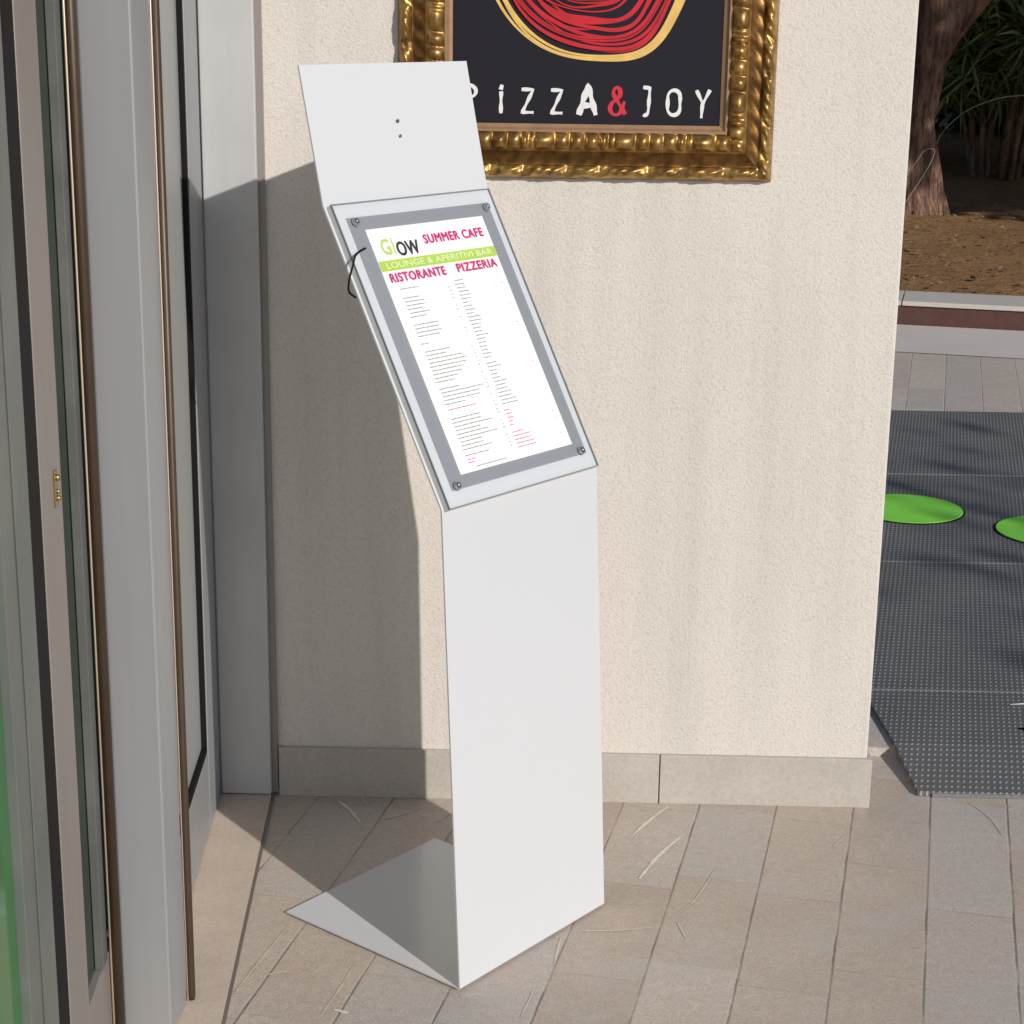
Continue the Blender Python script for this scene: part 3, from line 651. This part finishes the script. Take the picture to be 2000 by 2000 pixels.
def mdisc(name, c, r_, label):
    mb = MB(); disc(mb, Vector((c[0], c[1], ZU + .0116)), Vector((1, 0, 0)), Vector((0, 1, 0)), Vector((0, 0, 1)), [(r_, 0), (r_, .0040), (r_ - .0006, .0044)], 64)
    o = mb.build(name, M_disc, None); shade_ring = MB(); disc(shade_ring, Vector((c[0], c[1], ZU + .0114)), Vector((1, 0, 0)), Vector((0, 1, 0)), Vector((0, 0, 1)), [(r_ + .006, 0), (r_ + .006, .0022), (r_ - .002, .0024)], 64); shade_ring.build('dark_edge', M_gasket, o)  # black ring stands in for the shadow at the disc's edge
    return tag(o, label, 'floor disc', 'green discs lying on the entrance mat')
mdisc('green_disc', (1.165, 5.80), 0.176, 'round bright green disc on the dark mat half hidden behind the wall')
mdisc('green_disc', (1.575, 5.56), 0.176, 'round bright green disc on the dark mat cut off at the right edge')
stw = MB(); v_, f_2 = tubegeo([(1.088, 4.066, ZU + .0128), (1.12, 4.070, ZU + .014), (1.20, 4.066, ZU + .0128)], .0016, 6); stw.add(v_, f_2)
tag(stw.build('straw', simple('white_plastic', (0.8, 0.8, 0.78), 0.4), None, smooth=True), 'thin white straw lying on the dark mat', 'straw')
lfm = MB(); pts = smoothpts([(1.072, 3.92, ZU + .0122), (1.095, 3.903, ZU + .017), (1.13, 3.90, ZU + .0122)], 5); lfm.add(*tubegeo(pts, [.0012 + .003 * math.sin(math.pi * i / (len(pts) - 1)) for i in range(len(pts))], 6))
tag(lfm.build('dead_leaf', M_gasket, None, smooth=True), 'small black curled leaf on the dark mat', 'leaf')

# ------------------------------------------------------------------ trees and shrubs
def bark():
    m = NT('red_brown_bark'); P = m.pos(); a = m.noise(P, 7, 6, 0.7, (1, 1, 0.16)); b = m.noise(P, 26, 5, 0.7, (1, 1, 0.22))
    col = m.mix(m.ramp(a, [(0.3, 0.0), (0.7, 1.0)]), (0.10, 0.052, 0.036), (0.62, 0.37, 0.25)); col = m.mix(m.ramp(b, [(0.35, 0.8), (0.55, 0.0)]), col, (0.03, 0.018, 0.014))
    m.put(m.b.inputs['Base Color'], col); m.b.inputs['Roughness'].default_value = 0.95; m.bump(m.math('ADD', a, b), 1.0, 0.06); return m.m
M_bark = bark()
def leafmat(name, a, b):
    m = NT(name); oi = m.n('NewGeometry'); rnd = oi.outputs['Random Per Island']
    m.put(m.b.inputs['Base Color'], m.mix(rnd, a, b)); m.b.inputs['Roughness'].default_value = 0.5; m.b.inputs['Specular IOR Level'].default_value = 0.35; return m.m
M_leaf = leafmat('dark_foliage', (0.012, 0.022, 0.009), (0.055, 0.078, 0.028)); M_blade = leafmat('olive_blades', (0.025, 0.042, 0.010), (0.27, 0.32, 0.11))
def fastmesh(name, V, nper, mat, parent):
    """V: (n*nper,3) array, each run of nper verts is one face"""
    n = len(V) // nper; me = bpy.data.meshes.new(name); me.vertices.add(len(V)); me.vertices.foreach_set('co', V.astype(np.float32).ravel())
    me.loops.add(n * nper); me.loops.foreach_set('vertex_index', np.arange(n * nper, dtype=np.int32)); me.polygons.add(n)
    me.polygons.foreach_set('loop_start', np.arange(0, n * nper, nper, dtype=np.int32)); me.update(calc_edges=True); me.validate()
    me.materials.append(mat); o = bpy.data.objects.new(name, me); COL.objects.link(o)
    if parent is not None: o.parent = parent; o.matrix_parent_inverse = Matrix.Translation(-parent.location)
    return o
def unit(r, n): a = r.normal(size=(n, 3)); return a / np.linalg.norm(a, axis=1, keepdims=True)
def crown(parent, clumps, per, size, mat, seed, spread=0.55):
    r = np.random.default_rng(seed); V = []
    for (c, rad) in clumps:
        d = unit(r, per) * (r.random((per, 1)) ** 0.45) * np.array(rad); p = np.array(c) + d
        u = unit(r, per); w = np.cross(u, unit(r, per)); w /= np.linalg.norm(w, axis=1, keepdims=True) + 1e-6
        s = size * (0.6 + 0.8 * r.random((per, 1)))
        q = np.stack([p - u * s, p + w * s * 0.42, p + u * s, p - w * s * 0.42], 1); V.append(q.reshape(-1, 3))
    return fastmesh('crown', np.concatenate(V), 4, mat, parent)
def trunkmesh(parent, path, rads, seed, ridges=9, amp=.12, n=120):
    rg = random.Random(seed); P = smoothpts(path, 16); m_ = len(P); v = []; f = []
    def rad(t):
        x = t * (len(rads) - 1); i = min(int(x), len(rads) - 2); return rads[i] + (rads[i + 1] - rads[i]) * (x - i)
    ph = [rg.uniform(0, 6.28) for _ in range(6)]
    for i, p in enumerate(P):
        t = i / (m_ - 1); r_ = rad(t)
        for k in range(n):
            th = 6.283 * k / n
            q = r_ * (1 + amp * (0.6 * math.sin(ridges * th + ph[0] + 1.5 * math.sin(p.z * 1.3 + ph[1])) + 0.5 * math.sin(4 * th + ph[2] + p.z * .8) + 0.35 * math.sin(17 * th + ph[3] + p.z * 2) + 0.22 * math.sin(29 * th + ph[4] - p.z * 3) * math.sin(p.z * 5 + ph[5] + 3 * th)))
            v.append((p.x + q * math.cos(th), p.y + q * math.sin(th), p.z))
    for i in range(m_ - 1):
        for k in range(n): f.append((i * n + k, i * n + (k + 1) % n, (i + 1) * n + (k + 1) % n, (i + 1) * n + k))
    return obj('trunk', v, f, M_bark, parent, smooth=True)
def limb(parent, pts, r0, r1):
    P = smoothpts(pts, 6); obj('limb', *tubegeo(P, [r0 + (r1 - r0) * i / (len(P) - 1) for i in range(len(P))], 12), M_bark, parent, smooth=True)
def clumps_for(c, rad, n, cr, seed):
    r = random.Random(seed); out = []
    for _ in range(n):
        while True:
            d = Vector((r.uniform(-1, 1), r.uniform(-1, 1), r.uniform(-1, 1)))
            if d.length < 1: break
        out.append(((c[0] + d.x * rad[0], c[1] + d.y * rad[1], c[2] + d.z * rad[2]), (cr * r.uniform(.7, 1.3), cr * r.uniform(.7, 1.3), cr * r.uniform(.5, .9))))
    return out
# the near tree with its forked trunk
TX, TY = 2.52, 14.0
tr = thing('tree', 'thick reddish brown tree trunk forking at the top right beside the wall edge', 'tree', (TX, TY, ZD - .03))
trunkmesh(tr, [(TX + .06, TY, ZD - .06), (TX + .03, TY, .35), (TX - .02, TY, .8), (TX + .0, TY, 1.3), (TX - .02, TY, 1.9), (TX - .15, TY + .1, 3.2), (TX - .3, TY + .2, 5.0)], [.36, .29, .265, .29, .31, .22, .12], 3, 11, .19)
limb(tr, [(TX + .06, TY - .03, .95), (TX + .22, TY - .06, 1.38), (TX + .52, TY - .05, 1.75), (TX + 1.0, TY, 2.4), (TX + 1.5, TY + .2, 3.6)], .20, .08)
crown(tr, clumps_for((TX + .2, TY + .6, 5.6), (3.4, 3.0, 1.9), 60, .75, 1), 260, .11, M_leaf, 2)
# canopy trees standing in the park
def ptree(c, h, rad, label, seed, n=70):
    t = thing('tree', label, 'tree', (c[0], c[1], ZD - .05), 'trees in the park')
    trunkmesh(t, [(c[0], c[1], ZD - .1), (c[0] + .05, c[1], 1.2), (c[0] - .1, c[1] + .1, h * .6), (c[0], c[1], h)], [.28, .2, .15, .06], seed, n=20)
    crown(t, clumps_for((c[0], c[1], h), rad, n, .9, seed), 240, .14, M_leaf, seed)
ptree((9.0, 9.2), 5.0, (3.0, 2.6, 1.9), 'dense evergreen park tree shading the shrubs', 21, 30)
ptree((13.6, 11.6), 6.5, (4.0, 4.0, 2.6), 'tall evergreen park tree farthest right on the dirt ground', 22)
ptree((6.9, 16.2), 6.2, (3.4, 3.4, 2.2), 'evergreen park tree with wide crown behind the shrubs', 23)
ptree((11.6, 15.5), 6.5, (4.2, 4.2, 2.6), 'broad evergreen park tree in the deep shade', 24)
pz = thing('tree', 'slender young plaza tree with sparse crown on the paving', 'tree', (7.6, -2.2, 0), 'trees in the park')
trunkmesh(pz, [(7.6, -2.2, -.02), (7.62, -2.2, 1.5), (7.55, -2.15, 3.2), (7.6, -2.2, 5.2)], [.10, .08, .06, .02], 41, n=16)
crown(pz, clumps_for((7.6, -2.2, 4.6), (1.3, 1.3, 1.1), 22, .38, 41), 16, .06, M_leaf, 41)
# long-bladed shrub to the right of the trunk
def bladeshrub(name, c, tufts, nb, blen, label, seed, rad=(1.6, 1.1), zr=(.7, 2.4)):
    r = np.random.default_rng(seed); t = thing(name, label, 'shrub', (c[0], c[1], ZD - .02), 'shrubs under the trees'); V = []; stems = MB()
    for k in range(tufts):
        a = r.uniform(0, 6.283); q = r.random() ** .5
        p = np.array([c[0] + rad[0] * q * math.cos(a), c[1] + rad[1] * q * math.sin(a), r.uniform(*zr)])
        d = unit(r, nb); d[:, 2] = d[:, 2] * .8 + .15
        d /= np.linalg.norm(d, axis=1, keepdims=True); L = blen * (0.5 + .8 * r.random((nb, 1))); w = np.cross(d, unit(r, nb)); w /= np.linalg.norm(w, axis=1, keepdims=True) + 1e-6
        w *= 0.010 + .010 * r.random((nb, 1)); e = p + d * L; e[:, 2] -= (L[:, 0] ** 2) * .45; m_ = p + d * L * .55; m_[:, 2] -= (L[:, 0] * .5) ** 2 * .2
        V.append(np.stack([p + 0 * d, m_ - w, e, m_ + w], 1).reshape(-1, 3))
        if k % 16 == 0: stems.add(*tubegeo([(c[0] + (p[0] - c[0]) * .3, c[1] + (p[1] - c[1]) * .3, ZD - .03), ((c[0] + p[0]) / 2, (c[1] + p[1]) / 2, p[2] * .6), tuple(p)], [.03, .022, .012], 6))
    fastmesh('foliage', np.concatenate(V), 4, M_blade, t); stems.build('stems', M_bark, t, smooth=True); return t
bladeshrub('shrub', (3.95, 16.9), 220, 60, .42, 'dark shrub of long narrow olive blades just right of the trunk', 5, (.95, .9), (.85, 2.6))
bladeshrub('shrub', (5.6, 18.2), 220, 60, .42, 'dark olive bladed shrub cut off by the right edge of the photo', 6, (1.2, 1.2), (.55, 2.8))
bladeshrub('shrub', (2.2, 18.9), 200, 60, .42, 'dark olive bladed shrub standing behind the thick trunk', 7, (1.4, 1.2), (.5, 2.8))
hd = thing('hedge', 'dense dark hedge closing the park behind the shrubs', 'hedge', (5, 23, ZD - .1))
rg = random.Random(9); hc = [((rg.uniform(-9, 22), 23 + rg.uniform(-1.0, 1.0), rg.uniform(.3, 4.6)), (.8, .6, .7)) for _ in range(330)]
hcr = crown(hd, hc, 170, .17, M_leaf, 33); hcr.name = 'foliage'
hs = MB()
for k in range(18): hs.add(*tubegeo([(-8 + 1.7 * k, 23.2, ZD - .15), (-8 + 1.7 * k + .1, 23.1, 2.2), (-8 + 1.7 * k, 23.2, 4.2)], [.07, .05, .02], 8))
hs.build('stems', M_bark, hd, smooth=True)
M_twig = simple('bleached_twig', (0.40, 0.37, 0.31), 0.7)
def twig(pts, r_, label):
    P = smoothpts(pts, 8); v, f = tubegeo(P, [r_ * (1 - .6 * i / (len(P) - 1)) for i in range(len(P))], 6); tag(obj('twig', v, f, M_twig, None, smooth=True), label, 'twig', 'pale dry twigs')
TW1 = [(2.36, 13.2, .12), (2.42, 13.2, .40), (2.50, 13.2, .495), (2.59, 13.2, .63), (2.66, 13.2, .63), (2.62, 13.2, .51), (2.50, 13.2, .30), (2.40, 13.2, .12)]
TW2 = [(4.35, 15.3, .12), (4.25, 15.0, .75), (3.95, 14.8, .93), (3.55, 14.8, .94), (3.30, 14.8, .87), (3.15, 14.8, .78), (3.03, 14.8, .65), (2.99, 14.8, .55)]
twig(TW1, .0045, 'pale bent twig looped in front of the trunk foot')
twig(TW2, .006, 'long pale twig arching over dark ground right of the trunk')
# leaf litter
r = np.random.default_rng(8); n = 9000
pa = r.uniform(-1, 9, n); pb = .5 + 13 * r.random(n) ** 1.4; base = np.array([kp(0, 0, 0)]) + np.outer(pa, np.array(KD)) + np.outer(pb, np.array(KN)); base[:, 2] = ZD + .012 + .01 * r.random(n)
u = unit(r, n); u[:, 2] *= .25; w = np.cross(u, np.array([0, 0, 1.0])) * .5; s_ = (.012 + .03 * r.random((n, 1)))
lit = fastmesh('leaf_litter', np.stack([base - u * s_, base + w * s_, base + u * s_, base - w * s_], 1).reshape(-1, 3), 4, leafmat('dry_leaves', (0.10, 0.06, 0.03), (0.48, 0.36, 0.20)), None)
lit['kind'] = 'stuff'; lit['label'] = 'dry fallen leaves scattered over the brown dirt under the trees'; lit['category'] = 'leaf litter'
